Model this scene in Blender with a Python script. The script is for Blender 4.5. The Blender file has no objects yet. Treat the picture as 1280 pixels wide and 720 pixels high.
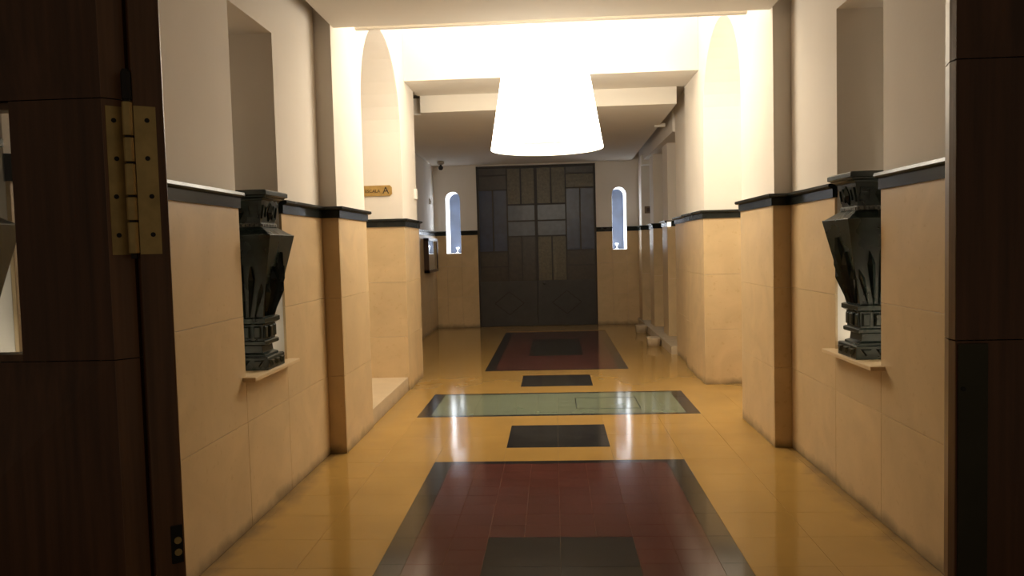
import bpy, bmesh, math, random
from mathutils import Vector, Matrix

random.seed(7)
S = bpy.context.scene
COL = S.collection
PI = math.pi

# ------------------------------------------------------------------ camera
F, PITCH, YAW, ROLL = 971.875, -0.0523825, -0.0546669, -0.0262252
cp, sp, cy, sy, cr, sr = (math.cos(PITCH), math.sin(PITCH), math.cos(YAW), math.sin(YAW), math.cos(ROLL), math.sin(ROLL))
fw = Vector((sy * cp, cy * cp, sp)); rt = Vector((cy, -sy, 0)); up = rt.cross(fw)
rt2 = cr * rt + sr * up; up2 = -sr * rt + cr * up
cam_d = bpy.data.cameras.new('camera'); cam = bpy.data.objects.new('camera', cam_d); COL.objects.link(cam)
cam_d.sensor_fit = 'HORIZONTAL'; cam_d.sensor_width = 36.0; cam_d.lens = F * 36.0 / 1280.0; cam_d.clip_start = 0.02
M4 = Matrix((rt2, up2, -fw)).transposed().to_4x4(); M4.translation = Vector((0, 0, 1.55))
cam.matrix_world = M4
S.camera = cam

# ------------------------------------------------------------------ world, exposure, lights
S.view_settings.view_transform = 'Standard'; S.view_settings.look = 'None'
S.view_settings.gamma = 1.0; S.view_settings.use_curve_mapping = False
S.view_settings.exposure = 0.80
S.cycles.use_denoising = True; S.cycles.use_guiding = True
S.cycles.max_bounces = 10; S.cycles.diffuse_bounces = 6; S.cycles.sample_clamp_indirect = 8.0
W = bpy.data.worlds.new('world'); S.world = W; W.use_nodes = True
W.node_tree.nodes['Background'].inputs[0].default_value = (1.0, 0.78, 0.54, 1)
W.node_tree.nodes['Background'].inputs[1].default_value = 0.045
BULB_UP_W, BULB_DOWN_W, SHADE_E = 88.0, 14.0, 7.0
WARM = (1.0, 0.89, 0.73)
NICHE_W, RECESS_W, WINDOW_W, WINDOW_E = 1.9, 11.0, 0.3, 5.0


def point_light(name, loc, watts, color, radius, parent=None):
    d = bpy.data.lights.new(name, 'POINT'); d.energy = watts; d.color = color; d.shadow_soft_size = radius
    o = bpy.data.objects.new(name, d); COL.objects.link(o); o.location = loc
    if parent: o.parent = parent
    return o


def disc_light(name, loc, watts, color, size, rx, parent):
    d = bpy.data.lights.new(name, 'AREA'); d.shape = 'DISK'; d.size = size; d.energy = watts; d.color = color
    o = bpy.data.objects.new(name, d); COL.objects.link(o); o.location = loc; o.rotation_euler.x = rx; o.parent = parent
    return o


# ------------------------------------------------------------------ materials
def mat(name, col, rough=0.6, metal=0.0, var=0.0, scale=4.0, bump=0.0, bscale=60.0, spec=0.5, stretch=(1, 1, 1),
        objvar=0.0, speck=None, dirt=None, rough_var=0.0, emit=None, trans=0.0, coat=0.0, warp=0.0, edge_dirt=None):
    m = bpy.data.materials.new(name); m.use_nodes = True
    nt = m.node_tree; N = nt.nodes; L = nt.links
    b = N['Principled BSDF']
    b.inputs['Roughness'].default_value = rough; b.inputs['Metallic'].default_value = metal
    b.inputs['Specular IOR Level'].default_value = spec
    b.inputs['Transmission Weight'].default_value = trans
    b.inputs['Coat Weight'].default_value = coat
    b.inputs['Base Color'].default_value = (*col, 1)
    if emit:
        b.inputs['Emission Color'].default_value = (*emit[0], 1); b.inputs['Emission Strength'].default_value = emit[1]
    if not (var or bump or objvar or speck or dirt or rough_var):
        return m
    geo = N.new('ShaderNodeNewGeometry'); mp = N.new('ShaderNodeMapping'); mp.inputs['Scale'].default_value = stretch
    L.new(geo.outputs['Position'], mp.inputs['Vector'])
    cur = None
    if var:
        nz = N.new('ShaderNodeTexNoise'); nz.inputs['Scale'].default_value = scale; nz.inputs['Detail'].default_value = 6
        nz.inputs['Distortion'].default_value = warp
        L.new(mp.outputs[0], nz.inputs['Vector'])
        r = N.new('ShaderNodeValToRGB')
        r.color_ramp.elements[0].position = 0.3; r.color_ramp.elements[1].position = 0.7
        r.color_ramp.elements[0].color = (*[c * (1 - var) for c in col], 1)
        r.color_ramp.elements[1].color = (*[min(1, c * (1 + var)) for c in col], 1)
        L.new(nz.outputs['Fac'], r.inputs[0]); cur = r.outputs[0]
    def mix(fac, c2, blend='MIX'):
        nonlocal cur
        mx = N.new('ShaderNodeMix'); mx.data_type = 'RGBA'; mx.blend_type = blend
        if cur is None: mx.inputs['A'].default_value = (*col, 1)
        else: L.new(cur, mx.inputs['A'])
        if isinstance(c2, tuple): mx.inputs['B'].default_value = (*c2, 1)
        else: L.new(c2, mx.inputs['B'])
        if isinstance(fac, float): mx.inputs['Factor'].default_value = fac
        else: L.new(fac, mx.inputs['Factor'])
        cur = mx.outputs['Result']
    if speck:
        n2 = N.new('ShaderNodeTexNoise'); n2.inputs['Scale'].default_value = speck[1]; n2.inputs['Detail'].default_value = 3
        L.new(geo.outputs['Position'], n2.inputs['Vector'])
        r2 = N.new('ShaderNodeMapRange'); r2.inputs[1].default_value = speck[2]; r2.inputs[2].default_value = speck[2] + 0.1
        r2.inputs[4].default_value = speck[3]
        L.new(n2.outputs['Fac'], r2.inputs[0]); mix(r2.outputs[0], speck[0])
    if objvar:
        oi = N.new('ShaderNodeObjectInfo'); r3 = N.new('ShaderNodeMapRange')
        r3.inputs[3].default_value = 1 - objvar; r3.inputs[4].default_value = 1 + objvar
        L.new(oi.outputs['Random'], r3.inputs[0])
        cb = N.new('ShaderNodeCombineColor')
        for i in range(3): L.new(r3.outputs[0], cb.inputs[i])
        mix(1.0, cb.outputs[0], 'MULTIPLY')
    if dirt:   # grime with a ragged upper edge along the foot of a wall: (colour, height, strength)
        sx = N.new('ShaderNodeSeparateXYZ'); L.new(geo.outputs['Position'], sx.inputs[0])
        n3 = N.new('ShaderNodeTexNoise'); n3.inputs['Scale'].default_value = 7; n3.inputs['Detail'].default_value = 6
        L.new(geo.outputs['Position'], n3.inputs['Vector'])
        ma = N.new('ShaderNodeMath'); ma.operation = 'MULTIPLY_ADD'; ma.inputs[1].default_value = -dirt[1] * 1.6
        L.new(n3.outputs['Fac'], ma.inputs[0]); L.new(sx.outputs['Z'], ma.inputs[2])
        r4 = N.new('ShaderNodeMapRange'); r4.inputs[1].default_value = -dirt[1] * 0.7; r4.inputs[2].default_value = dirt[1] * 0.25
        r4.inputs[3].default_value = dirt[2]; r4.inputs[4].default_value = 0.0
        L.new(ma.outputs[0], r4.inputs[0]); mix(r4.outputs[0], dirt[0])
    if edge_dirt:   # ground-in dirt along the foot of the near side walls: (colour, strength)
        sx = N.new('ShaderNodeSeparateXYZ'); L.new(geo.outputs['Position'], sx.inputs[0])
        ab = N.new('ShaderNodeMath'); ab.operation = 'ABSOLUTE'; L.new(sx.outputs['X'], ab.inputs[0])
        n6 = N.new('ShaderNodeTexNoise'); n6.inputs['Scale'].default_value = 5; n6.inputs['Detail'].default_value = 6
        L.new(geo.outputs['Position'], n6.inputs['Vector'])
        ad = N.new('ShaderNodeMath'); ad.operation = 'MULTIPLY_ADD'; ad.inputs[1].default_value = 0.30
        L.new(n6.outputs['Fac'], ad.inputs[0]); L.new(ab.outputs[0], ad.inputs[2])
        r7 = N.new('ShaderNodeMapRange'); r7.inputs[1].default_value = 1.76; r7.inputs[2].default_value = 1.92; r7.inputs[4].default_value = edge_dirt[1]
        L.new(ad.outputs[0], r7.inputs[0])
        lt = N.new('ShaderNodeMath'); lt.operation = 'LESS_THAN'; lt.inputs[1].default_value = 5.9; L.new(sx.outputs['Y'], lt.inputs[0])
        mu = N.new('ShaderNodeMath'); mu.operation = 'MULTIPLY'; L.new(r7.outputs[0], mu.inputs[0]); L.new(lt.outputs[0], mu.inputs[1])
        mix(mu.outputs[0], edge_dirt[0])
    if cur is not None: L.new(cur, b.inputs['Base Color'])
    if rough_var:
        n5 = N.new('ShaderNodeTexNoise'); n5.inputs['Scale'].default_value = 2.2; n5.inputs['Detail'].default_value = 5
        L.new(geo.outputs['Position'], n5.inputs['Vector'])
        r5 = N.new('ShaderNodeMapRange'); r5.inputs[1].default_value = 0.3; r5.inputs[2].default_value = 0.7
        r5.inputs[3].default_value = max(0.02, rough - rough_var); r5.inputs[4].default_value = rough + rough_var
        L.new(n5.outputs['Fac'], r5.inputs[0]); L.new(r5.outputs[0], b.inputs['Roughness'])
    if bump:
        n4 = N.new('ShaderNodeTexNoise'); n4.inputs['Scale'].default_value = bscale; n4.inputs['Detail'].default_value = 4
        L.new(mp.outputs[0], n4.inputs['Vector'])
        bp = N.new('ShaderNodeBump'); bp.inputs['Strength'].default_value = bump; bp.inputs['Distance'].default_value = 0.004
        L.new(n4.outputs['Fac'], bp.inputs['Height']); L.new(bp.outputs[0], b.inputs['Normal'])
    return m


PLASTER = mat('plaster', (0.73, 0.685, 0.625), 0.85, var=0.03, scale=1.5, bump=0.12, bscale=35)
CEIL = mat('ceiling_paint', (0.72, 0.68, 0.61), 0.85, var=0.02, scale=1.0)
STONE = mat('limestone', (0.575, 0.425, 0.238), 0.42, var=0.085, scale=2.6, bump=0.05, bscale=40, warp=1.2,
            speck=((0.44, 0.29, 0.13), 24.0, 0.62, 0.35), objvar=0.03, dirt=((0.16, 0.115, 0.06), 0.075, 0.75))
SILL = mat('sill_stone', (0.66, 0.50, 0.30), 0.4, var=0.06, scale=6)
LANDING = mat('landing_stone', (0.50, 0.40, 0.27), 0.45, var=0.06, scale=5, dirt=((0.22, 0.16, 0.09), 0.09, 0.6))
GREYSTONE = mat('worn_stone', (0.50, 0.41, 0.28), 0.7, var=0.1, scale=9, bump=0.2, bscale=50)
DADO = mat('black_marble', (0.013, 0.016, 0.015), 0.24, var=0.35, scale=12, rough_var=0.05, spec=0.3)
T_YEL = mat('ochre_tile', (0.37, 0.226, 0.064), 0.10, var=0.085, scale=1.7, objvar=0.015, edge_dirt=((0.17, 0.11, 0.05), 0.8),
            speck=((0.34, 0.19, 0.05), 9.0, 0.66, 0.15))
T_RED = mat('oxblood_tile', (0.090, 0.029, 0.023), 0.12, var=0.15, scale=3.0, objvar=0.05)
T_BLK = mat('black_tile', (0.022, 0.021, 0.020), 0.12, var=0.3, scale=5.0, objvar=0.08)
T_GRN = mat('sage_green_tile', (0.150, 0.180, 0.125), 0.11, var=0.10, scale=3.5, objvar=0.03,
            speck=((0.10, 0.13, 0.08), 5.0, 0.6, 0.25))
GROUT = mat('grout', (0.20, 0.13, 0.06), 0.8)
URN = mat('dark_green_stone', (0.013, 0.023, 0.020), 0.27, var=0.35, scale=14, bump=0.06, bscale=45, rough_var=0.08)
URN_GREY = mat('worn_bead_stone', (0.11, 0.115, 0.105), 0.5, var=0.5, scale=60, bump=0.4, bscale=120)
WOOD = mat('dark_walnut', (0.12, 0.052, 0.024), 0.36, var=0.35, scale=16, stretch=(3, 3, 0.12), bump=0.12, bscale=70, rough_var=0.07)
WOOD_LIT = mat('walnut_lit', (0.17, 0.085, 0.042), 0.3, var=0.25, scale=20, stretch=(3, 3, 0.12), bump=0.08, bscale=70)  # walnut made lighter, painting the hall light onto the door edges
BRASS = mat('aged_brass', (0.62, 0.46, 0.19), 0.42, metal=0.6, var=0.15, scale=30, rough_var=0.1)
STEEL_DK = mat('dark_steel', (0.03, 0.028, 0.026), 0.4, metal=0.6)
PLATE_DK = mat('bronze_plate', (0.055, 0.05, 0.03), 0.45, metal=0.4, var=0.2, scale=8)
DOORMET = mat('door_grey_paint', (0.034, 0.031, 0.029), 0.5, var=0.12, scale=5)
DOORBAR = mat('door_brown_bar', (0.020, 0.013, 0.010), 0.5)
G_OCH = mat('ochre_glass', (0.085, 0.070, 0.036), 0.34, var=0.25, scale=22, bump=0.9, bscale=70)
G_BLU = mat('blue_glass', (0.062, 0.075, 0.105), 0.32, var=0.15, scale=10, bump=0.25, bscale=40)
G_NAVY = mat('navy_glass', (0.018, 0.029, 0.075), 0.32, var=0.2, scale=8, bump=0.25, bscale=40)
G_BRN = mat('brown_glass', (0.030, 0.020, 0.012), 0.34, var=0.25, scale=18, bump=0.5, bscale=70)
GLASS = mat('clear_glass', (0.95, 0.97, 0.96), 0.02, trans=1.0)
WINGLASS = mat('window_film_glass', (0.020, 0.027, 0.046), 0.5, var=0.4, scale=3.5, bump=0.2, bscale=12)
WHITE = mat('white_plastic', (0.8, 0.8, 0.78), 0.4)
REVEAL = mat('white_reveal_paint', (0.85, 0.86, 0.88), 0.7)
BLACKP = mat('black_plastic', (0.015, 0.015, 0.015), 0.3)
SIGNM = mat('gold_sign', (0.42, 0.27, 0.085), 0.4, metal=0.3, var=0.18, scale=25)
INK = mat('sign_ink', (0.02, 0.014, 0.01), 0.5)
BROWNBOX = mat('brown_sign', (0.13, 0.085, 0.045), 0.5)
FRAMEW = mat('frame_wood', (0.045, 0.018, 0.009), 0.3)
PAPER = mat('notice_paper', (0.55, 0.52, 0.46), 0.7, var=0.08, scale=10)
SHADE = mat('lampshade_fabric', (0.9, 0.86, 0.78), 0.8, emit=((1.0, 0.90, 0.74), SHADE_E))
SHADE_IN = mat('lampshade_lining', (0.9, 0.88, 0.82), 0.8)
BULB = mat('lit_bulb', (1, 1, 1), 0.5, emit=((1.0, 0.85, 0.62), 6.0))
ADDED_GLOW = mat('added_glow_strip', (1, 1, 1), 0.5, emit=((0.90, 0.95, 1.0), WINDOW_E))
LEDW = mat('warm_diffuser', (1, 1, 1), 0.5, emit=((1.0, 0.88, 0.66), 1.5))
RODM = mat('lamp_rod', (0.25, 0.22, 0.18), 0.4, metal=0.7)
BULB.cycles.emission_sampling = 'NONE'; LEDW.cycles.emission_sampling = 'NONE'
SHADE.cycles.emission_sampling = 'FRONT'; ADDED_GLOW.cycles.emission_sampling = 'FRONT'
for mm in (GLASS,):
    mm.node_tree.nodes['Principled BSDF'].inputs['IOR'].default_value = 1.45


# ------------------------------------------------------------------ mesh helpers
class MB:
    def __init__(self): self.bm = bmesh.new()
    def poly(self, pts, faces):
        v = [self.bm.verts.new(p) for p in pts]
        for f in faces: self.bm.faces.new([v[i] for i in f])
        return self
    def box(self, x0, x1, y0, y1, z0, z1):
        x0, x1 = sorted((x0, x1)); y0, y1 = sorted((y0, y1)); z0, z1 = sorted((z0, z1))
        return self.poly([(x, y, z) for z in (z0, z1) for x, y in ((x0, y0), (x1, y0), (x1, y1), (x0, y1))],
                         [(0, 3, 2, 1), (4, 5, 6, 7), (0, 1, 5, 4), (1, 2, 6, 5), (2, 3, 7, 6), (3, 0, 4, 7)])
    def prism(self, poly2, a, b, axis):
        """extrude a polygon of (u, v) along axis between a and b: axis x -> (u, v) = (y, z); y -> (x, z); z -> (x, y)"""
        def P(u, v, t): return {'x': (t, u, v), 'y': (u, t, v), 'z': (u, v, t)}[axis]
        n = len(poly2)
        pts = [P(u, v, a) for u, v in poly2] + [P(u, v, b) for u, v in poly2]
        fs = [tuple(range(n))[::-1], tuple(range(n, 2 * n))] + [(i, (i + 1) % n, n + (i + 1) % n, n + i) for i in range(n)]
        return self.poly(pts, fs)
    def loft(self, rings, cap=True):
        """rings: list of closed lists of points with equal length"""
        n = len(rings[0]); pts = [p for r in rings for p in r]; fs = []
        for k in range(len(rings) - 1):
            for i in range(n):
                fs.append((k * n + i, k * n + (i + 1) % n, (k + 1) * n + (i + 1) % n, (k + 1) * n + i))
        if cap: fs += [tuple(range(n))[::-1], tuple(range((len(rings) - 1) * n, len(rings) * n))]
        return self.poly(pts, fs)
    def sq(self, prof):
        return self.loft([[(-h, -h, z), (h, -h, z), (h, h, z), (-h, h, z)] for h, z in prof])
    def lathe(self, prof, n=32, c=(0, 0, 0), cap=True, axis='z'):
        rings = []
        for r, z in prof:
            ring = []
            for i in range(n):
                a = 2 * PI * i / n; u, v = r * math.cos(a), r * math.sin(a)
                q = {'z': (u, v, z), 'y': (u, z, v), 'x': (z, u, v)}[axis]
                ring.append((c[0] + q[0], c[1] + q[1], c[2] + q[2]))
            rings.append(ring)
        return self.loft(rings, cap)
    def build(self, name, m, parent=None, bevel=0.0, smooth=False, loc=(0, 0, 0)):
        bmesh.ops.recalc_face_normals(self.bm, faces=self.bm.faces)
        if bevel:
            bmesh.ops.bevel(self.bm, geom=[e for e in self.bm.edges], offset=bevel, segments=2, affect='EDGES', profile=0.5)
        me = bpy.data.meshes.new(name); self.bm.to_mesh(me); self.bm.free()
        if smooth:
            for p in me.polygons: p.use_smooth = True
        me.materials.append(m)
        return link(name, me, parent, loc)


def link(name, data, parent=None, loc=(0, 0, 0)):
    o = bpy.data.objects.new(name, data); COL.objects.link(o); o.location = loc
    if parent: o.parent = parent
    return o


def tag(o, label=None, cat=None, group=None, kind=None):
    if label: o['label'] = label
    if cat: o['category'] = cat
    if group: o['group'] = group
    if kind: o['kind'] = kind
    return o


def struct(o, label=None, cat=None):
    return tag(o, label, cat, kind='structure')


def thing(name, loc, label, cat, group=None, rz=0):
    o = bpy.data.objects.new(name, None); COL.objects.link(o); o.location = loc; o.rotation_euler.z = rz
    o.empty_display_size = 0.1
    return tag(o, label, cat, group)


def arch(mb, a0, a1, z0, ztop, spring, t0, t1, axis, n=20, za=None):
    """wall filling above a round-headed opening a0..a1 whose curve starts at height `spring`"""
    r = (a1 - a0) / 2; c = (a0 + a1) / 2
    pts = [(c - r * math.cos(PI * i / n), spring + r * math.sin(PI * i / n)) for i in range(n + 1)]
    for (u0, w0), (u1, w1) in zip(pts, pts[1:]):
        mb.prism([(u0, w0), (u1, w1), (u1, ztop), (u0, ztop)], t0, t1, axis)
    return mb


# ------------------------------------------------------------------ floor: a grout bed and its tiles
fb = MB().box(-3.2, 3.2, -1.5, 15.8, -0.12, -0.003)
floor = struct(fb.build('floor', GROUT), 'polished ochre tiled hall floor with dark red and green inlaid panels', 'floor')
U, Y0 = 0.375, 5.56
tiles = []      # (x0, x1, y0, y1, material)


def cells(xs, ys, m):
    for x0, x1 in zip(xs, xs[1:]):
        for y0, y1 in zip(ys, ys[1:]): tiles.append((x0, x1, y0, y1, m))


def rng(a, b, n): return [a + (b - a) * i / n for i in range(n + 1)]


RX = [-2.95, -2.5, -2.1, -1.7, -1.3, -0.9, 0.9, 1.3, 1.7, 2.1, 2.5, 2.95]
rows = [Y0 + k * U for k in range(-14, 28)]
CX = [-0.9, -0.4, 0.0, 0.4, 0.9]
for k in range(-14, 26):
    y0, y1 = Y0 + k * U, Y0 + (k + 1) * U
    ym = (y0 + y1) / 2
    lim_l = 1.75 if ym < 5.85 else 1.68 if ym < 9.4 else 2.32
    lim_r = 1.75 if ym < 5.85 else 1.66 if ym < 6.9 else 2.95 if ym < 8.6 else 1.70
    for x0, x1 in zip(RX, RX[1:]):
        if x0 == -0.9: continue
        x0c, x1c = max(x0, -lim_l), min(x1, lim_r)
        if x1c - x0c < 0.02: continue
        if Y0 + 4 * U - 0.01 < ym < Y0 + 7 * U and abs((x0 + x1) / 2) < 1.3: continue
        cells([x0c, x1c], [y0, y1], T_YEL)
    if 0 <= k < 11 and not 4 <= k < 7:
        if k in (1, 2, 8, 9): cells([-0.9, -0.4], [y0, y1], T_YEL); cells([-0.4, 0, 0.4], [y0, y1], T_BLK); cells([0.4, 0.9], [y0, y1], T_YEL)
        else: cells(CX, [y0, y1], T_YEL)
    if k > 22: cells(CX, [y0, y1], T_YEL)


def panel(ya, yb, bx0, bx1, by0, by1):
    """a dark red panel with a black border and a black centre"""
    sx, ey = 0.77, 0.07
    ny = 24
    ys = rng(ya + ey, yb - ey, ny)
    cells([-0.9, -sx], [ya] + ys[2:-1:2] + [yb], T_BLK); cells([sx, 0.9], [ya] + ys[2:-1:2] + [yb], T_BLK)
    cells(rng(-sx, sx, 4), [ya, ya + ey], T_BLK); cells(rng(-sx, sx, 4), [yb - ey, yb], T_BLK)
    xs = rng(-sx, sx, 8)
    i0 = min(range(9), key=lambda i: abs(xs[i] - bx0)); i1 = 8 - i0
    j0 = min(range(ny + 1), key=lambda j: abs(ys[j] - by0)); j1 = min(range(ny + 1), key=lambda j: abs(ys[j] - by1))
    for i in range(8):
        for j in range(ny):
            if i0 <= i < i1 and j0 <= j < j1: continue
            cells([xs[i], xs[i + 1]], [ys[j], ys[j + 1]], T_RED)
    cells(rng(xs[i0], xs[i1], 2), rng(ys[j0], ys[j1], max(2, (j1 - j0) // 2)), T_BLK)


panel(1.19, 5.56, -0.4, 0.4, 2.2, 4.16)
panel(9.685, 14.05, -0.43, 0.43, 10.9, 13.0)
ga, gb = Y0 + 4 * U, Y0 + 7 * U
cells(rng(-1.3, 1.3, 13), [ga, ga + 0.06], T_BLK); cells(rng(-1.3, 1.3, 13), [gb - 0.06, gb], T_BLK)
cells([-1.3, -1.18], rng(ga + 0.06, gb - 0.06, 4), T_BLK); cells([1.18, 1.3], rng(ga + 0.06, gb - 0.06, 4), T_BLK)
cells(rng(-1.18, 1.18, 12), rng(ga + 0.06, gb - 0.06, 5), T_GRN)

tiles.sort(key=lambda t: (t[3] < 3.3, t[3]))
single, rest = tiles[:292], tiles[292:]
tmesh = {}
for x0, x1, y0, y1, m in single:
    w, d = round(x1 - x0, 4), round(y1 - y0, 4)
    key = (w, d, m.name)
    if key not in tmesh:
        g = 0.0005; b = 0.0006
        q = MB().loft([[(-w / 2 + g, -d / 2 + g, -0.02), (w / 2 - g, -d / 2 + g, -0.02), (w / 2 - g, d / 2 - g, -0.02), (-w / 2 + g, d / 2 - g, -0.02)],
                       [(-w / 2 + g, -d / 2 + g, -b), (w / 2 - g, -d / 2 + g, -b), (w / 2 - g, d / 2 - g, -b), (-w / 2 + g, d / 2 - g, -b)],
                       [(-w / 2 + g + b, -d / 2 + g + b, 0), (w / 2 - g - b, -d / 2 + g + b, 0), (w / 2 - g - b, d / 2 - g - b, 0), (-w / 2 + g + b, d / 2 - g - b, 0)]])
        bmesh.ops.recalc_face_normals(q.bm, faces=q.bm.faces)
        me = bpy.data.meshes.new('floor_tile'); q.bm.to_mesh(me); q.bm.free(); me.materials.append(m); tmesh[key] = me
    o = link('floor_tile', tmesh[key], floor, ((x0 + x1) / 2, (y0 + y1) / 2, random.uniform(-0.0002, 0.0002)))
    o.rotation_euler = (random.uniform(-1, 1) * 0.0006, random.uniform(-1, 1) * 0.0006, 0)
for m, nm in ((T_YEL, 'far_ochre_tiles'), (T_RED, 'far_red_tiles'), (T_BLK, 'far_black_tiles'), (T_GRN, 'far_green_tiles')):
    q = MB(); n = 0
    for x0, x1, y0, y1, mm in rest:
        if mm is m: q.box(x0 + 0.0003, x1 - 0.0003, y0 + 0.0003, y1 - 0.0003, -0.02, 0.0); n += 1
    if n: tag(q.build(nm, m, floor), kind='stuff')
    else: q.bm.free()
# access cover let into the green strip: four thin dark strips
q = MB()
for bx in ((0.18, 0.79, 7.34, 7.348), (0.18, 0.79, 7.87, 7.878), (0.18, 0.188, 7.34, 7.878), (0.782, 0.79, 7.34, 7.878)):
    q.box(*bx, -0.01, 0.0012)
tag(q.build('access_cover_rim', STEEL_DK, floor), 'thin dark rim of an access cover in the green strip')

# ------------------------------------------------------------------ walls (plaster cores) with stone slabs
ZT = 4.6
PL = 1.765          # plaster face; the stone stands 15 mm proud of it
wl = MB()
NICHES_L = [(1.76, 2.44), (4.27, 4.95)]
NICHES_R = [(4.27, 4.95)]
NZ0, NZ1 = 0.84, 2.955
CH = 1.81


def niche_wall(mb, s, y0, y1, niches):
    a = y0
    for n0, n1 in niches:
        mb.box(s * PL, s * 2.35, a, n0, 0, ZT)
        mb.box(s * PL, s * 2.35, n0, n1, 0, NZ0); mb.box(s * PL, s * 2.35, n0, n1, NZ1, ZT)
        mb.box(s * 2.22, s * 2.35, n0, n1, NZ0, NZ1)
        a = n1
    mb.box(s * PL, s * 2.35, a, y1, 0, ZT)


niche_wall(wl, -1, 1.2, 5.845, NICHES_L)
wl.box(-1.635, -3.0, 5.845, 6.72, 0, ZT)
arch(wl, 6.72, 8.45, 0, ZT, 2.83, -1.635, -3.0, 'x')
wl.box(-1.635, -3.0, 8.45, 9.335, 0, ZT)
wl.box(-3.0, -3.2, 6.72, 8.45, 0, ZT)
wl.box(-2.315, -3.0, 9.335, 15.3, 0, ZT)
wall_left = struct(wl.build('wall_left', PLASTER), 'left hall wall of cream plaster above limestone cladding', 'wall')

wr = MB()
niche_wall(wr, 1, 1.1, 5.865, NICHES_R)
wr.box(1.635, 3.0, 5.865, 6.86, 0, ZT)
arch(wr, 6.86, 8.53, 0, ZT, 2.86, 1.635, 3.0, 'x')
wr.box(1.635, 3.0, 8.53, 9.685, 0, ZT)
wr.box(3.0, 3.2, 6.86, 8.53, 0, ZT)
wr.box(1.695, 3.0, 9.685, 10.83, 0, ZT)
wr.box(2.75, 3.0, 10.83, 15.3, 0, ZT)
PIERS = [(1.755, 12.015, 12.55), (1.725, 13.465, 13.95), (1.655, 14.665, 15.15)]
for px, a, b in PIERS:
    wr.box(px, 2.75, a, b, 0, 3.07)
wr.box(1.66, 2.75, 10.83, 15.15, 3.07, ZT)
wall_right = struct(wr.build('wall_right', PLASTER), 'right hall wall with arch, piers and limestone cladding', 'wall')

YB = 15.165
wb = MB()
DX0, DX1, DZ = -1.475, 0.835, 3.13
WIN = [(-2.09, -1.80), (1.14, 1.42)]
WZ0, WZ1 = 1.455, 2.66
TH = 0.62
xs_b = [-3.2, WIN[0][0], WIN[0][1], DX0, DX1, WIN[1][0], WIN[1][1], 3.2]
wb.box(-3.2, WIN[0][0], YB, YB + TH, 0, ZT); wb.box(WIN[0][1], DX0, YB, YB + TH, 0, ZT)
wb.box(DX1, WIN[1][0], YB, YB + TH, 0, ZT); wb.box(WIN[1][1], 3.2, YB, YB + TH, 0, ZT)
wb.box(DX0, DX1, YB, YB + TH, DZ, ZT)
for a, b in WIN:
    wb.box(a, b, YB, YB + TH, 0, WZ0)
    arch(wb, a, b, 0, ZT, WZ1 - (b - a) / 2, YB, YB + TH, 'y', 14)
wall_back = struct(wb.build('wall_back', PLASTER), 'far end wall with a tall door between two slit windows', 'wall')


def slab(parent, axis, c, s, a0, a1, z0, z1, m=STONE):
    """one stone slab on the plane axis = c whose outward side is s"""
    g = 0.0009; t = 0.02
    q = MB()
    if axis == 'x': q.box(c, c - s * t, a0 + g, a1 - g, z0 + g, z1 - g)
    else: q.box(a0 + g, a1 - g, c, c - s * t, z0 + g, z1 - g)
    return q.build('stone_slab', m, parent, bevel=0.0015)


ZC = [0.0, 0.60, 1.20, 1.81]


def course(parent, axis, c, s, cuts, zs=ZC):
    for a0, a1 in zip(cuts, cuts[1:]):
        for z0, z1 in zip(zs, zs[1:]): slab(parent, axis, c, s, a0, a1, z0, z1)


def clad_niches(parent, s, cuts, niches):
    for a0, a1 in zip(cuts, cuts[1:]):
        zs = [0.0, 0.60, NZ0] if any(abs(a0 - n[0]) < .01 for n in niches) else ZC
        course(parent, 'x', s * 1.75, -s, [a0, a1], zs)


clad_niches(wall_left, -1, [1.2, 1.76, 2.44, 3.35, 4.27, 4.95, 5.845], NICHES_L)
course(wall_left, 'y', 5.83, -1, [-1.75, -1.62])
course(wall_left, 'x', -1.62, 1, [5.85, 6.705])
course(wall_left, 'y', 8.435, -1, [-3.0, -2.3, -1.62])
course(wall_left, 'x', -1.62, 1, [8.455, 9.35])
course(wall_left, 'x', -2.30, 1, [9.35, 10.3, 11.3, 12.3, 13.3, 14.3, 15.15])
clad_niches(wall_right, 1, [1.1, 2.0, 2.6, 3.4, 4.27, 4.95, 5.865], NICHES_R)
course(wall_right, 'y', 5.85, -1, [1.62, 1.75])
course(wall_right, 'x', 1.62, -1, [5.87, 6.845])
course(wall_right, 'y', 8.515, -1, [1.62, 2.3, 3.0])
course(wall_right, 'x', 1.62, -1, [8.535, 9.70])
course(wall_right, 'x', 1.68, -1, [9.70, 10.83])
for px, a, b in PIERS:
    course(wall_right, 'y', a - 0.015, -1, [px - 0.015, px + 0.45, 2.75], [0.12, 1.0, 1.81])
    course(wall_right, 'x', px - 0.015, -1, [a + 0.005, b], [0.12, 1.0, 1.81])
course(wall_back, 'y', 15.15, -1, [-2.30, WIN[0][0]]); course(wall_back, 'y', 15.15, -1, [WIN[0][1], DX0])
course(wall_back, 'y', 15.15, -1, [WIN[0][0], WIN[0][1]], [0, 0.6, 1.2, WZ0 - 0.004])
course(wall_back, 'y', 15.15, -1, [DX1, WIN[1][0]]); course(wall_back, 'y', 15.15, -1, [WIN[1][1], 1.655])
course(wall_back, 'y', 15.15, -1, [WIN[1][0], WIN[1][1]], [0, 0.6, 1.2, WZ0 - 0.004])

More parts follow.
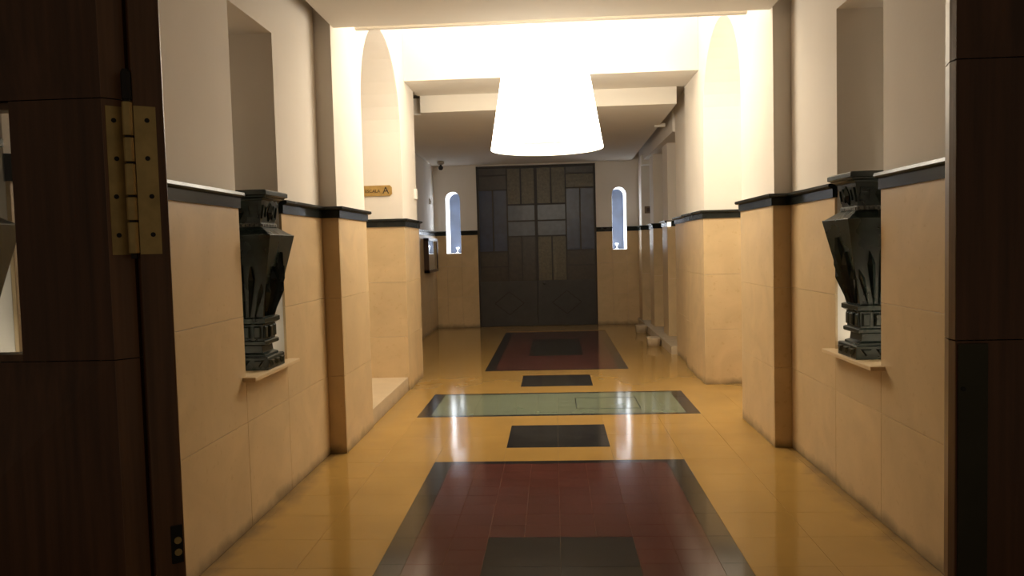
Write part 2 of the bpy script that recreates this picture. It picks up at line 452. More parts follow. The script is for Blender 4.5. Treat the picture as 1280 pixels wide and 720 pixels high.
# niche sills, stair threshold in the left arch, low stone step on the far right
for par, s, ns in ((wall_left, -1, NICHES_L), (wall_right, 1, NICHES_R)):
    for n0, n1 in ns:
        tag(MB().box(s * 1.675, s * 2.22, n0 - 0.05 if s < 0 else n0 - 0.05, n1 + 0.03, 0.838, 0.862).build('niche_sill', SILL, par, bevel=0.004), 'thin pale stone sill')
struct(MB().box(-1.632, -3.0, 6.72, 8.43, -0.002, 0.15).build('floor_landing', LANDING, bevel=0.006), 'raised pale stone landing inside the left arch', 'landing')
st = MB().box(1.60, 2.75, 10.84, 15.145, -0.002, 0.12)
struct(st.build('floor_step', GREYSTONE, bevel=0.006), 'low worn stone step along the far right piers', 'step')

# dado rails: profile swept along the stone faces with mitred corners
DPROF = [(-0.02, 1.806), (0.012, 1.806), (0.014, 1.862), (0.034, 1.868), (0.040, 1.876), (0.038, 1.892), (-0.02, 1.896)]
ndado = [0]


def dado(path, side):
    P = [Vector(p) for p in path]; rings = []
    nr = []
    for a, b in zip(P, P[1:]):
        d = (b - a).normalized(); nr.append(Vector((d.y, -d.x)) * side)
    for i, p in enumerate(P):
        if i == 0: m = nr[0]
        elif i == len(P) - 1: m = nr[-1]
        else:
            m = nr[i - 1] + nr[i]; m = m / (m.length ** 2) * 2
        rings.append([(p.x + m.x * o, p.y + m.y * o, z) for o, z in DPROF])
    ndado[0] += 1
    return struct(MB().loft(rings).build('trim_%d' % ndado[0], DADO))


dado([(-1.75, 1.5), (-1.75, 1.76)], 1)
dado([(-1.75, 2.44), (-1.75, 4.27)], 1)
dado([(-1.75, 4.95), (-1.75, 5.83), (-1.62, 5.83), (-1.62, 6.705), (-2.4, 6.705)], 1)
dado([(-2.98, 8.435), (-1.62, 8.435), (-1.62, 9.35), (-2.30, 9.35), (-2.30, 15.15), (WIN[0][0], 15.15)], 1)
dado([(WIN[0][1], 15.15), (DX0, 15.15)], 1)
dado([(1.75, 1.5), (1.75, 4.27)], -1)
dado([(1.75, 4.95), (1.75, 5.85), (1.62, 5.85), (1.62, 6.845), (2.4, 6.845)], -1)
dado([(2.98, 8.515), (1.62, 8.515), (1.62, 9.70), (1.68, 9.70), (1.68, 10.83), (2.4, 10.83)], -1)
for px, a, b in PIERS[:2]:
    dado([(2.7, a - 0.015), (px - 0.015, a - 0.015), (px - 0.015, b), (2.7, b)], -1)
px, a, b = PIERS[2]
dado([(2.7, a - 0.015), (px - 0.015, a - 0.015), (px - 0.015, 15.15), (WIN[1][1], 15.15)], -1)
dado([(WIN[1][0], 15.15), (DX1, 15.15)], -1)

# ------------------------------------------------------------------ ceilings and beams
cb = MB()
cb.box(-2.4, 2.4, 1.1, 5.0, 4.0, ZT)                      # over the entrance
cb.box(-3.1, 3.1, 5.0, 9.6, 4.32, ZT)                     # lamp bay
cb.box(1.45, 3.0, 9.6, 15.2, 3.48, ZT)                    # over the right piers
cb.box(-3.0, 1.45, 9.62, 15.2, 3.48, ZT)
ceiling = struct(cb.build('ceiling', CEIL), 'cream painted ceiling of the hall', 'ceiling')
struct(MB().box(-1.634, 1.634, 4.9, 5.93, 3.25, 4.4).build('ceiling_beam', CEIL), 'deep cream beam crossing in front of the lamp', 'beam')
struct(MB().box(-1.5, 1.5, 6.05, 6.10, 3.268, 3.30).build('trim_lip', CEIL))
struct(MB().box(-1.634, 1.634, 8.75, 9.62, 3.44, 4.4).build('ceiling_beam', CEIL), 'deep cream beam crossing behind the lamp', 'beam')
dc = MB().prism([(9.62, 3.235), (15.16, 3.16), (15.16, 3.40), (9.62, 3.44)], -1.60, 1.53, 'x')
dc.prism([(9.76, 3.233), (15.16, 3.16), (15.16, 3.40), (9.76, 3.44)], -2.31, -1.60, 'x')
struct(dc.build('ceiling_dropped', CEIL), 'lower flat ceiling over the far half of the hall', 'ceiling')
struct(MB().box(1.46, 1.61, 11.15, 11.21, 3.19, 3.24).build('trim_bracket', CEIL))
struct(MB().box(1.63, 1.87, 14.35, 14.655, 2.99, 3.16).build('trim_beam_end', CEIL))

# ------------------------------------------------------------------ slit windows in the far wall
for i, (a, b) in enumerate(WIN):
    s = -1 if i == 0 else 1                                # the outer side of the window
    c, r = (a + b) / 2, (b - a) / 2
    w = bpy.data.objects.new('window_%d' % (i + 1), None); COL.objects.link(w); w.location = (c, YB, WZ0)
    struct(w, 'narrow round-topped %s window with bright white reveal' % ('left' if s < 0 else 'right'), 'window')
    def outline(rr, z0, n=14):
        return [(-rr, z0), (rr, z0)] + [(rr * math.cos(PI * k / n), WZ1 - WZ0 - r + rr * math.sin(PI * k / n)) for k in range(n + 1)]
    # white lining of the opening (a thin shell along the reveal)
    o1, o2 = outline(r, 0.0), outline(r - 0.004, 0.004)
    q = MB(); n = len(o1)
    for k in range(n):
        k2 = (k + 1) % n
        if o1[k] == o1[k2]: continue
        q.poly([(o1[k][0], 0.0, o1[k][1]), (o1[k2][0], 0.0, o1[k2][1]), (o2[k2][0], 0.0, o2[k2][1]), (o2[k][0], 0.0, o2[k][1]),
                (o1[k][0], TH, o1[k][1]), (o1[k2][0], TH, o1[k2][1]), (o2[k2][0], TH, o2[k2][1]), (o2[k][0], TH, o2[k][1])],
               [(0, 1, 2, 3), (4, 7, 6, 5), (0, 4, 5, 1), (2, 6, 7, 3)])
    q.build('reveal_lining', REVEAL, w)
    q = MB(); q.prism(outline(r - 0.002, 0.002), TH - 0.03, TH - 0.02, 'y'); q.build('glass_pane', WINGLASS, w)
    # unseen glowing strip added on the inner side to brighten the outer reveal
    xi = -s * (r - 0.006)
    MB().box(xi, xi + s * 0.006, 0.10, 0.50, 0.02, WZ1 - WZ0 - r).build('added_glow_strip', ADDED_GLOW, w)
    # small white uplight on the sill
    t = thing('sill_lamp', (c + (0.02 if s < 0 else -0.02), YB + 0.40, WZ0 + 0.004), 'small white lamp on the sill of the %s slit window' % ('left' if s < 0 else 'right'), 'lamp', 'lamps in the slit windows')
    MB().lathe([(0.028, 0), (0.028, 0.012), (0.008, 0.018), (0.008, 0.07)], 16).build('stem', WHITE, t)
    MB().lathe([(0.012, 0.07), (0.034, 0.10), (0.034, 0.118)], 16).build('lamp_head', WHITE, t)
    point_light('lamp_glow', (0, 0.03, 0.15), WINDOW_W, (0.93, 0.96, 1.0), 0.02, t)

# ------------------------------------------------------------------ the far door
d1 = bpy.data.objects.new('door_1', None); COL.objects.link(d1); d1.location = (0, YB, 0)
struct(d1, 'tall grey double door with coloured glass panels at the far end', 'door')
fr = MB()
fr.box(DX0, DX0 + 0.035, -0.012, 0.10, 0, DZ); fr.box(DX1 - 0.035, DX1, -0.012, 0.10, 0, DZ); fr.box(DX0, DX1, -0.011, 0.10, DZ - 0.035, DZ - 0.002)
fr.build('door_frame', DOORBAR, d1)
struct(MB().box(DX0 - 0.1, DX1 + 0.1, YB + 0.3, YB + 0.34, 0, DZ).build('wall_behind_door', BLACKP))
mid = -0.325
for side, (x0, x1) in enumerate(((DX0 + 0.035, mid - 0.002), (mid + 0.002, DX1 - 0.035))):
    lf = MB().box(x0, x1, 0.03, 0.075, 0.003, DZ - 0.037).build('door_leaf', DOORMET, d1)
    lp = MB().box(x0 + 0.002, x1 - 0.002, 0.018, 0.031, 0.005, 0.875).build('lower_panel', DOORMET, lf)
    dc_ = (x0 + x1) / 2 + (0.0 if side == 0 else 0.0)
    q = MB(); hw, hh, t = 0.285, 0.225, 0.020
    V = [(dc_ - hw, 0.455), (dc_, 0.455 + hh), (dc_ + hw, 0.455), (dc_, 0.455 - hh)]
    for k in range(4):
        a, b = Vector(V[k]), Vector(V[(k + 1) % 4]); d = (b - a).normalized() * t; nn = Vector((-d.y, d.x)) * 0.5
        q.prism([tuple(a + nn), tuple(b + nn), tuple(b - nn), tuple(a - nn)], 0.010, 0.019, 'y')
    tag(q.build('diamond_moulding', DOORBAR, lf), 'thin dark diamond outline')
    if side == 0: oc0, oc1, ic0, ic1 = x0 + 0.005, -0.895, -0.875, x1 - 0.025
    else: ic0, ic1, oc0, oc1 = x0 + 0.025, 0.245, 0.265, x1 - 0.005
    im = (ic0 + ic1) / 2; om = (oc0 + oc1) / 2
    panes = [(ic0, im - .01, 0.89, 1.745, G_OCH if side else G_BRN), (im + .01, ic1, 0.89, 1.745, G_OCH if side else G_BRN),
             (ic0, ic1, 1.765, 2.045, G_BLU), (ic0, ic1, 2.065, 2.36, G_BLU),
             (ic0, im - .012, 2.385, 3.07, G_OCH), (im + .012, ic1, 2.385, 3.07, G_OCH),
             (oc0, oc1, 0.89, 1.165, G_BRN), (oc0, oc1, 1.185, 1.455, G_BRN),
             (oc0, om - .01, 1.475, 2.66, G_NAVY), (om + .01, oc1, 1.475, 2.66, G_NAVY),
             (oc0, oc1, 2.68, 2.94, G_OCH if side else G_BRN), (oc0, oc1, 2.96, 3.085, G_BRN)]
    for a, b, z0, z1, m in panes:
        MB().box(a, b, 0.022, 0.032, z0, z1).build('glass_pane', m, lf)
    def bar(a, b, z0, z1): MB().box(a - 0.003, b + 0.003, 0.010, 0.033, z0 - 0.003, z1 + 0.003).build('glazing_bar', DOORBAR, lf)
    bar(ic0, ic1, 1.745, 1.765); bar(ic0, ic1, 2.045, 2.065); bar(ic0, ic1, 2.36, 2.385)
    bar(im - .012, im + .012, 2.385, 3.07); bar(im - .01, im + .01, 0.89, 1.745)
    bar(oc0, oc1, 1.165, 1.185); bar(oc0, oc1, 1.455, 1.475); bar(oc0, oc1, 2.66, 2.68); bar(oc0, oc1, 2.94, 2.96)
    bar(om - .01, om + .01, 1.475, 2.66)
    bar(min(oc1, ic1) if side == 0 else ic1, oc0 if side else ic0, 0.89, 3.085)
    bar(*((x1 - 0.025, x1) if side == 0 else (x0, x0 + 0.025)), 0.89, 3.085)
MB().lathe([(0.03, 0.02), (0.03, -0.004), (0.015, -0.008), (0.015, -0.03), (0.028, -0.036), (0.028, -0.05), (0.0001, -0.056)], 20, c=(-0.19, 0, 0.83), axis='y').build('door_knob', BLACKP, d1)

# ------------------------------------------------------------------ pendant lamp
LX, LY, LZ0, LZ1 = -0.04, 7.35, 2.46, 3.36
lamp = thing('pendant_lamp', (LX, LY, LZ0), 'huge glowing white tapered drum lamp hanging over the hall', 'lamp')
r0, r1, h = 0.525, 0.375, LZ1 - LZ0
q = MB(); NS = 64
pts = [(rr * math.cos(2 * PI * i / NS), rr * math.sin(2 * PI * i / NS), zz) for rr, zz in ((r0, 0), (r1, h), (r1 - 0.004, h), (r0 - 0.004, 0)) for i in range(NS)]
q.poly(pts, [(k * NS + i, k * NS + (i + 1) % NS, ((k + 1) % 4) * NS + (i + 1) % NS, ((k + 1) % 4) * NS + i) for k in range(4) for i in range(NS)])
sh = q.build('lamp_shade', SHADE, lamp)
sh.data.materials.append(SHADE_IN)
for p in sh.data.polygons:
    if p.normal.x * p.center.x + p.normal.y * p.center.y < 0: p.material_index = 1      # the lining
MB().lathe([(0.006, 0.62), (0.006, 4.32 - LZ0)], 12).build('rod', RODM, lamp, smooth=True)
MB().lathe([(0.06, 4.30 - LZ0), (0.06, 4.325 - LZ0)], 20).build('ceiling_rose', RODM, lamp)
q = MB()
for k in range(3):
    a = 2 * PI * k / 3; ca, sa = math.cos(a), math.sin(a); nx, ny = -sa * 0.004, ca * 0.004
    q.poly([(nx, ny, h - 0.02), (-nx, -ny, h - 0.02), (-nx + ca * (r1 - 0.002), -ny + sa * (r1 - 0.002), h - 0.02), (nx + ca * (r1 - 0.002), ny + sa * (r1 - 0.002), h - 0.02),
            (nx, ny, h - 0.012), (-nx, -ny, h - 0.012), (-nx + ca * (r1 - 0.002), -ny + sa * (r1 - 0.002), h - 0.012), (nx + ca * (r1 - 0.002), ny + sa * (r1 - 0.002), h - 0.012)],
           [(0, 1, 2, 3), (4, 7, 6, 5), (0, 4, 5, 1), (1, 5, 6, 2), (2, 6, 7, 3), (3, 7, 4, 0)])
q.build('shade_carrier', RODM, lamp)
MB().lathe([(0.02, 0.62), (0.022, 0.56), (0.02, 0.52)], 16).build('bulb_socket', RODM, lamp)
MB().lathe([(0.02, 0.52), (0.05, 0.46), (0.06, 0.41), (0.045, 0.36), (0.001, 0.34)], 20).build('bulb', BULB, lamp, smooth=True)
disc_light('bulb_light', (0, 0, 0.80), BULB_UP_W, WARM, 0.5, PI, lamp)
disc_light('bulb_light', (0, 0, 0.12), BULB_DOWN_W, WARM, 0.7, 0.0, lamp)

# lamps hidden behind the urns and up in the right recess
for par, s, ns in ((wall_left, -1, NICHES_L), (wall_right, 1, NICHES_R)):
    for n0, n1 in ns:
        MB().box(s * 2.10, s * 2.20, n0 + 0.12, n1 - 0.12, 0.863, 0.885).build('niche_lamp', LEDW, par)
        point_light('niche_light', (s * 2.12, (n0 + n1) / 2 - 0.05, 0.97), NICHE_W * (1.6 if s > 0 or n0 < 3 else 0.55), (1.0, 0.92, 0.74), 0.03)
t = MB().box(2.2, 2.6, 7.4, 8.0, 3.30, 3.34).build('recess_lamp', LEDW, wall_right)
point_light('recess_light', (2.35, 7.35, 3.05), RECESS_W, (1.0, 0.91, 0.76), 0.12)

# ------------------------------------------------------------------ urns
def face_frame(k, h0, z0, h1, z1):
    """frame on sloping face k of a square frustum: origin at its foot, u across, v up the slope, n outward"""
    R = Matrix.Rotation(k * PI / 2, 3, 'Z')
    o = R @ Vector((0, -h0, z0)); u = R @ Vector((1, 0, 0))
    v = (R @ Vector((0, -h1, z1)) - o).normalized(); n = u.cross(v)
    return o, u, v, n


def shard_pts(o, u, v, n, ua, va, ub, vb, w, d):
    """a long faceted crystal from (ua, va) to (ub, vb) on the face"""
    A, B = Vector((ua, va)), Vector((ub, vb)); t = (B - A); L = t.length; t /= L; s = Vector((-t.y, t.x))
    prof = [(0.0, 0.18, 0.25), (0.76, 1.0, 1.0), (1.0, 0.05, 0.45)]
    def Q(a, b, c): p = A + t * (a * L) + s * b; return o + u * p.x + v * p.y + n * c
    return [[Q(a, -w * b, -0.012), Q(a, -w * b * .85, d * c * .45), Q(a, 0.1 * w, d * c), Q(a, w * b, -0.012)] for a, b, c in prof]


def rbox(mb, k, h, z0, z1, u0, u1, out):
    """raised block on an upright face k"""
    R = Matrix.Rotation(k * PI / 2, 3, 'Z')
    rings = []
    for dd, ins in ((-0.01, 0), (out * 0.6, 0), (out, min(u1 - u0, z1 - z0) * 0.14)):
        rings.append([tuple(R @ Vector((a, -h - dd, b))) for a, b in ((u0 + ins, z0 + ins), (u1 - ins, z0 + ins), (u1 - ins, z1 - ins), (u0 + ins, z1 - ins))])
    mb.loft(rings)


def make_urn(label):
    r = thing('urn', (0, 0, 0), label, 'urn', 'dark stone urns in the wall niches')
    z = 0.0
    pl = MB().sq([(0.14, 0), (0.14, 0.072), (0.134, 0.078)]).build('plinth', URN, r, bevel=0.002)
    q = MB()
    for k in range(4):
        R = Matrix.Rotation(k * PI / 2, 3, 'Z')
        for c in (-0.085, 0.0, 0.085):
            tri = [(c - 0.036, 0.062), (c + 0.036, 0.062), (c, 0.014)]
            q.loft([[tuple(R @ Vector((a, -0.135, b))) for a, b in tri],
                    [tuple(R @ Vector((c + (a - c) * .55, -0.154, 0.046 + (b - 0.046) * .55))) for a, b in tri]])
    q.build('zigzag_relief', URN, pl)
    MB().sq([(0.112, 0.074), (0.112, 0.088), (0.090, 0.098), (0.086, 0.14), (0.094, 0.146)]).build('foot', URN, r, bevel=0.0015)
    MB().sq([(0.112, 0.144), (0.118, 0.150), (0.118, 0.168), (0.110, 0.174)]).build('lower_collar', URN, r, bevel=0.0015)
    ws = MB().sq([(0.100, 0.170), (0.104, 0.272)]).build('waist', URN, r)
    q = MB()
    for k in range(4):
        rbox(q, k, 0.101, 0.186, 0.258, -0.026, 0.026, 0.02); rbox(q, k, 0.101, 0.186, 0.258, -0.092, -0.048, 0.014); rbox(q, k, 0.101, 0.186, 0.258, 0.048, 0.092, 0.014)
    q.build('block_relief', URN, ws, bevel=0.001)
    MB().sq([(0.106, 0.266), (0.126, 0.278), (0.126, 0.304), (0.112, 0.310)]).build('upper_collar', URN, r, bevel=0.0015)
    h0, z0, h1, z1 = 0.104, 0.306, 0.209, 0.795
    bd = MB().sq([(h0, z0), (h1, z1), (h1 - 0.002, z1 + 0.004)]).build('body', URN, r, bevel=0.0012)
    for k in range(4):
        fr_ = face_frame(k, h0, z0, h1, z1)
        for ua, va, ub, vb, w, d in ((0.0, 0.01, 0.0, 0.40, 0.026, 0.040), (-0.028, 0.01, -0.076, 0.315, 0.024, 0.036), (0.028, 0.01, 0.076, 0.315, 0.024, 0.036),
                                     (-0.062, 0.01, -0.125, 0.21, 0.018, 0.028), (0.062, 0.01, 0.125, 0.21, 0.018, 0.028)):
            MB().loft(shard_pts(*fr_, ua, va, ub, vb, w, d)).build('shard', URN, bd)
    MB().sq([(h1 - 0.004, z1), (0.130, 0.845)]).build('shoulder', URN, r)
    bb = MB().sq([(0.128, 0.840), (0.128, 0.870)])
    for k in range(4):
        for j in range(9): rbox(bb, k, 0.127, 0.846, 0.864, -0.118 + j * 0.0268, -0.098 + j * 0.0268, 0.008)
    tag(bb.build('bead_band', URN_GREY, r), 'worn grey beaded band')
    nk = MB().sq([(0.118, 0.866), (0.142, 1.004)]).build('neck', URN, r)
    q = MB()
    for k in range(4):
        o, u, v, n = face_frame(k, 0.118, 0.866, 0.142, 1.004)
        def P(a, b, c): return o + u * a + v * b + n * c
        for c0 in (-0.082, 0.082):
            for a, b, w, hh in ((c0, 0.034, 0.03, 0.005), (c0, 0.106, 0.03, 0.005), (c0 - 0.026, 0.07, 0.005, 0.041), (c0 + 0.026, 0.07, 0.005, 0.041)):
                q.loft([[P(a - w, b - hh, cc), P(a + w, b - hh, cc), P(a + w, b + hh, cc), P(a - w, b + hh, cc)] for cc in (-0.006, 0.008)])
        q.loft([[P(-0.03 * f, 0.07, cc), P(0, 0.07 - 0.055 * f, cc), P(0.03 * f, 0.07, cc), P(0, 0.07 + 0.055 * f, cc)] for cc, f in ((-0.006, 1), (0.006, 1), (0.022, 0.35))])
    q.build('neck_relief', URN, nk)
    MB().sq([(0.144, 1.0), (0.152, 1.012), (0.168, 1.018), (0.172, 1.026), (0.185, 1.030), (0.185, 1.054), (0.176, 1.060)]).build('cap', URN, r, bevel=0.0015)
    return r


def copy_tree(o, parent=None):
    c = o.copy(); COL.objects.link(c)
    if parent: c.parent = parent
    for ch in list(o.children): copy_tree(ch, c)
    return c


urn0 = make_urn('dark green carved square urn in the left wall niche, in full view')
UZ = 0.8622
for i, (x, y, lab) in enumerate(((-1.835, 4.61, None), (1.835, 4.61, 'dark green carved square urn in the lit niche of the right wall'),
                                 (-1.835, 2.10, 'dark urn half seen through the glass pane of the left door'))):
    u_ = urn0 if i == 0 else copy_tree(urn0)
    u_.location = (x, y, UZ)
    if lab: u_['label'] = lab

# ------------------------------------------------------------------ entrance doors in the foreground
def hip(mb, x0, x1, z0, z1, y, depth, inset):
    """raised field with sloping facets meeting in mitres, standing out towards the camera"""
    mb.loft([[(x0, y, z0), (x1, y, z0), (x1, y, z1), (x0, y, z1)],
             [(x0 + inset, y - depth, z0 + inset), (x1 - inset, y - depth, z0 + inset), (x1 - inset, y - depth, z1 - inset), (x0 + inset, y - depth, z1 - inset)]])


FY = 1.45
d2 = bpy.data.objects.new('door_2', None); COL.objects.link(d2); d2.location = (0, 0, 0)
struct(d2, 'dark wooden fixed door panel with a glass pane at the left edge', 'door')
# stile with a chamfered right edge beside the pane
MB().prism([(-1.035, FY), (-0.852, FY), (-0.822, FY + 0.035), (-0.822, FY + 0.06), (-1.035, FY + 0.06)], 1.353, 1.853, 'z').build('stile', WOOD, d2)
MB().prism([(-1.75, FY), (-0.852, FY), (-0.822, FY + 0.035), (-0.822, FY + 0.06), (-1.75, FY + 0.06)], 1.855, 3.0, 'z').build('upper_panel', WOOD, d2)
MB().prism([(-1.75, FY), (-0.852, FY), (-0.822, FY + 0.035), (-0.822, FY + 0.06), (-1.75, FY + 0.06)], 0.0, 1.351, 'z').build('lower_panel', WOOD, d2)
q = MB(); hip(q, -1.70, -0.856, 1.857, 2.9, FY + 0.001, 0.035, 0.24); q.build('upper_raised_field', WOOD, d2)
q = MB(); hip(q, -1.70, -0.856, 0.1, 1.348, FY + 0.001, 0.035, 0.24); q.build('lower_raised_field', WOOD, d2)
CHAMF_LIT = mat('walnut_chamfer_lit', (0.24, 0.125, 0.065), 0.3, var=0.25, scale=20, stretch=(3, 3, 0.12))  # lighter copy of the walnut: light and gloss painted into the bevel
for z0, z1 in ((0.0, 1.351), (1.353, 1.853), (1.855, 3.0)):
    MB().prism([(-0.8520, FY), (-0.8505, FY - 0.0002), (-0.8208, FY + 0.0345), (-0.8218, FY + 0.036)], z0, z1, 'z').build('lit_chamfer_strip', CHAMF_LIT, d2)
MB().box(-1.75, -1.62, FY, FY + 0.06, 1.353, 1.853).build('stile', WOOD, d2)
MB().box(-1.62, -1.036, FY + 0.025, FY + 0.031, 1.353, 1.853).build('glass_pane', GLASS, d2)
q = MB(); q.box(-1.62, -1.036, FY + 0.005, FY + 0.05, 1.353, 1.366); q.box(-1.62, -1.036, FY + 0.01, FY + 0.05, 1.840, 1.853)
tag(q.build('glazing_bead', WOOD_LIT, d2), 'slim bead holding the glass')

# door leaf swung open into the hall, seen on its hinge edge
d3 = bpy.data.objects.new('door_3', None); COL.objects.link(d3)
struct(d3, 'dark wooden door leaf swung open on the left, seen edge on', 'door')
d3.location = (-0.755, 1.50, 0); d3.rotation_euler.z = math.radians(36)
# local: x to the left along -x is the edge, y is into the hall
lfm = MB().box(-0.056, 0.0, 0.0, 0.60, 0.01, 2.9).build('leaf_slab', WOOD_LIT, d3, bevel=0.004)
bp = MB().box(-0.026, -0.004, -0.003, 0.004, 0.935, 1.012).build('bolt_plate', STEEL_DK, d3, bevel=0.0015)
for z_ in (0.958, 0.982):
    tag(MB().lathe([(0.007, -0.0055), (0.007, 0.0)], 16, c=(-0.014, 0, z_), axis='y').build('screw', BRASS, bp), 'round brass screw')

# brass hinge
HX, HY, HZ = -0.809, 1.464, 1.555
hg = thing('door_hinge', (HX, HY, HZ), 'long brass butt hinge joining the left door to its frame', 'hinge')
HH = 0.285
c36, s36 = math.cos(math.radians(36)), math.sin(math.radians(36))
LC, LR, LN = Vector((-0.8003 - HX, 1.4671 - HY)), Vector((c36, s36)), Vector((s36, -c36))           # leaf edge
BC, BR, BN = Vector((-0.822 - HX, 1.485 - HY)), Vector((-0.651, -0.759)), Vector((0.759, -0.651))   # chamfer of the stile
for cc, rr, nn, a, b in ((LC, LR, LN, 0.001, 0.040), (BC, BR, BN, 0.002, 0.040)):
    MB().prism([tuple(cc + rr * a), tuple(cc + rr * b), tuple(cc + rr * b + nn * 0.003), tuple(cc + rr * a + nn * 0.003)], 0.0, HH, 'z').build('hinge_plate', BRASS, hg)
KZ = [0.0, 0.064, 0.112, 0.176, 0.226, 0.294]
for j, (a, b) in enumerate(zip(KZ, KZ[1:])):
    MB().lathe([(0.0085, a + 0.002), (0.0098, a + 0.003), (0.0098, b - 0.003), (0.0085, b - 0.002)], 20).build('knuckle', BRASS, hg)
MB().lathe([(0.0065, -0.008), (0.0065, 0.300)], 12).build('hinge_pin', STEEL_DK, hg)
tag(MB().lathe([(0.0092, 0.297), (0.0092, 0.348), (0.006, 0.354)], 16).build('hinge_cap', STEEL_DK, hg), 'dark pin cap')
for cc, rr, nn, d, ang in ((LC, LR, LN, 0.024, 36), (BC, BR, BN, 0.026, 49.4)):
    for z_, dx in ((0.038, 0.001), (0.112, 0.002), (0.185, -0.002), (0.258, 0.0)):
        p = cc + rr * (d + dx) + nn * 0.003
        o = MB().lathe([(0.0046, -0.0012), (0.0046, 0.001)], 14, axis='y').build('screw', STEEL_DK, hg, loc=(p.x, p.y, z_)); o.rotation_euler.z = math.radians(ang)

# right-hand door panel
RY = 1.35
d4 = bpy.data.objects.new('door_4', None); COL.objects.link(d4)
struct(d4, 'dark wooden door panel filling the right edge', 'door')
for nm, z0, z1 in (('lower_panel', 0.0, 1.371), ('stile', 1.373, 1.842), ('upper_panel', 1.844, 3.0)):
    MB().prism([(0.678, RY), (1.75, RY), (1.75, RY + 0.06), (0.690, RY + 0.06), (0.6775, RY + 0.022)], z0, z1, 'z').build(nm, WOOD, d4)
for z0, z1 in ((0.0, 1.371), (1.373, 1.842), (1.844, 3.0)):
    MB().prism([(0.6768, RY + 0.001), (0.6785, RY), (0.690, RY + 0.06), (0.688, RY + 0.06), (0.6760, RY + 0.022)], z0, z1, 'z').build('lit_edge_strip', WOOD_LIT, d4)  # strip coloured lighter to paint the hall light along this edge
q = MB(); hip(q, 0.682, 1.7, 1.846, 2.9, RY + 0.001, 0.03, 0.24); q.build('upper_raised_field', WOOD, d4)
tag(MB().box(0.680, 0.729, RY - 0.004, RY + 0.004, 0.3, 1.367).build('push_plate', PLATE_DK, d4, bevel=0.001), 'dull bronze push plate')
MB().lathe([(0.004, -0.002), (0.004, 0.004)], 12, c=(0.688, RY - 0.003, 1.29), axis='y').build('screw', STEEL_DK, d4)
fw_ = MB().box(-1.9, 1.9, 1.36, 1.50, 3.0, ZT)
struct(fw_.build('wall_front', PLASTER), 'wall above the entrance doors', 'wall')

# ------------------------------------------------------------------ small things
def text_curve(body, size, m, parent, loc, ext=0.0012):
    cu = bpy.data.curves.new('lettering', 'FONT'); cu.body = body; cu.size = size; cu.extrude = ext; cu.align_x = 'CENTER'; cu.align_y = 'CENTER'
    tmp = bpy.data.objects.new('tmp', cu); COL.objects.link(tmp)
    bpy.context.view_layer.update()
    me = bpy.data.meshes.new_from_object(tmp.evaluated_get(bpy.context.evaluated_depsgraph_get()))
    bpy.data.objects.remove(tmp)
    me.materials.clear(); me.materials.append(m)
    o = link('lettering', me, parent, loc); o.rotation_euler.x = PI / 2
    return o


sg = thing('stair_sign', (-1.975, 8.449, 2.2025), 'small gold sign reading ESCALA A on the plaster inside the left arch', 'sign')
c_, hw, hh = 0.022, 0.23, 0.0575
MB().prism([(-hw + c_, -hh), (hw - c_, -hh), (hw, -hh + c_), (hw, hh - c_), (hw - c_, hh), (-hw + c_, hh), (-hw, hh - c_), (-hw, -hh + c_)], -0.014, 0.001, 'y').build('plate', SIGNM, sg)
text_curve('ESCALA', 0.048, INK, sg, (0.018, -0.0145, -0.004)); text_curve('A', 0.105, INK, sg, (0.163, -0.0145, 0.0))

nc = thing('notice_case', (-2.30, 14.25, 1.13), 'dark framed glazed notice case on the far left wall', 'frame')
q = MB(); L_, H_ = 0.55, 0.62
q.box(0, 0.09, -L_, -L_ + 0.05, 0, H_); q.box(0, 0.09, L_ - 0.05, L_, 0, H_); q.box(0, 0.09, -L_, L_, 0, 0.05); q.box(0, 0.09, -L_, L_, H_ - 0.05, H_)
q.build('case_frame', FRAMEW, nc)
MB().box(0.002, 0.03, -L_ + 0.05, L_ - 0.05, 0.05, H_ - 0.05).build('notice_sheet', PAPER, nc)
MB().box(0.076, 0.080, -L_ + 0.05, L_ - 0.05, 0.05, H_ - 0.05).build('glass_pane', GLASS, nc)

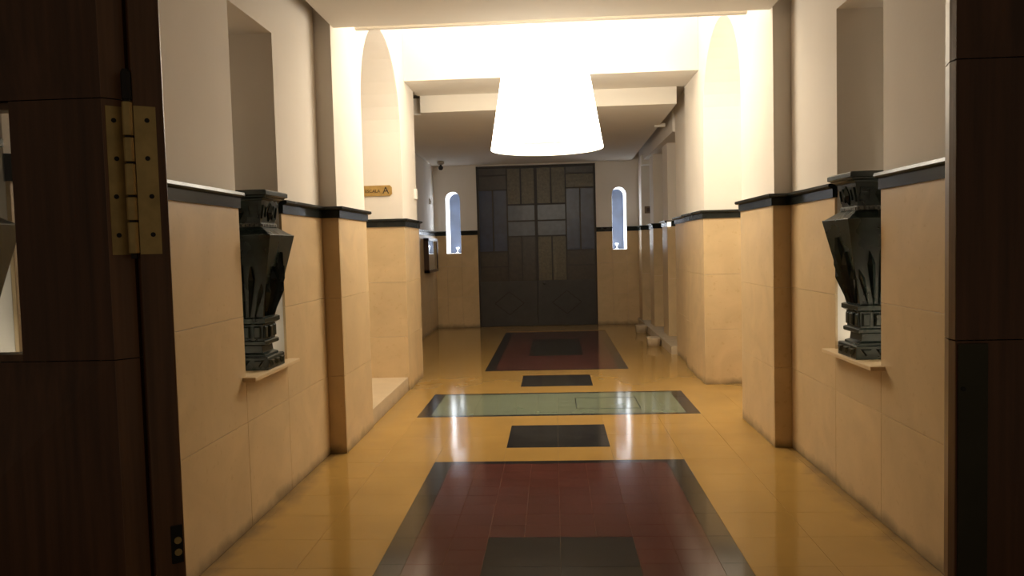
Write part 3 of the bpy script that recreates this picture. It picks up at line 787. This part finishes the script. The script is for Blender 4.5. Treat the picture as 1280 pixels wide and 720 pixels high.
sc_ = thing('security_camera', (-2.05, 14.4, 3.16), 'small black camera on a pale mount under the far left ceiling', 'camera')
MB().lathe([(0.065, 0), (0.065, -0.03), (0.05, -0.05), (0.02, -0.055)], 20).build('mount', mat('grey_plastic', (0.35, 0.32, 0.28), 0.5), sc_)
MB().lathe([(0.018, -0.05), (0.018, -0.08)], 12).build('neck', BLACKP, sc_)
MB().lathe([(0.001, -0.155), (0.025, -0.15), (0.042, -0.13), (0.047, -0.108), (0.04, -0.085), (0.018, -0.072)], 20).build('camera_ball', BLACKP, sc_, smooth=True)

wb_ = thing('wall_box', (-1.635, 9.22, 2.15), 'tiny white wall box on the end of the left pier', 'box')
MB().box(0, 0.03, -0.05, 0.05, 0, 0.12).build('housing', WHITE, wb_, bevel=0.004)
sw = thing('wall_switch', (-2.315, 14.64, 2.40), 'tiny pale switch high on the far left wall', 'switch')
MB().box(0, 0.025, -0.05, 0.05, 0, 0.10).build('housing', PLASTER, sw, bevel=0.004); MB().box(0.024, 0.03, -0.02, 0.02, 0.03, 0.07).build('rocker', BROWNBOX, sw)
el = thing('wall_light', (1.725, 11.95, 1.80), 'tiny bright white light unit on the edge of the second right pier', 'light')
MB().box(0.01, 0.065, 0.0, 0.045, 0, 0.07).build('housing', mat('lit_diffuser', (0.9, 0.9, 0.85), 0.4, emit=((1, 0.93, 0.8), 0.8)), el, bevel=0.005)
MB().box(0.0, 0.075, 0.0, 0.043, 0.068, 0.08).build('cover', WHITE, el)
pb = thing('wall_plaque', (1.785, 14.664, 2.115), 'small brown plaque on the last pier at far right', 'plaque')
MB().box(-0.075, 0.085, -0.03, 0.0, 0, 0.13).build('plate', BROWNBOX, pb, bevel=0.004)
MB().box(-0.04, 0.07, -0.034, -0.028, 0.03, 0.10).build('face_panel', FRAMEW, pb)

for x, y, lab in ((1.48, 11.86, 'pale stone block on the floor by the right step, nearer of two'), (1.50, 13.66, 'pale stone block on the floor by the right step, farther of two')):
    t = thing('stone_block', (x, y, 0.0), lab, 'block', 'stone blocks beside the far right step')
    MB().loft([[(a * f, b * f, z) for a, b in ((-.09, -.10), (-.05, -.13), (.05, -.13), (.09, -.10), (.09, .10), (.05, .13), (-.05, .13), (-.09, .10))]
               for f, z in ((0.86, 0.0), (0.94, 0.03), (1.06, 0.115), (1.03, 0.13))]).build('block_body', LANDING, t)
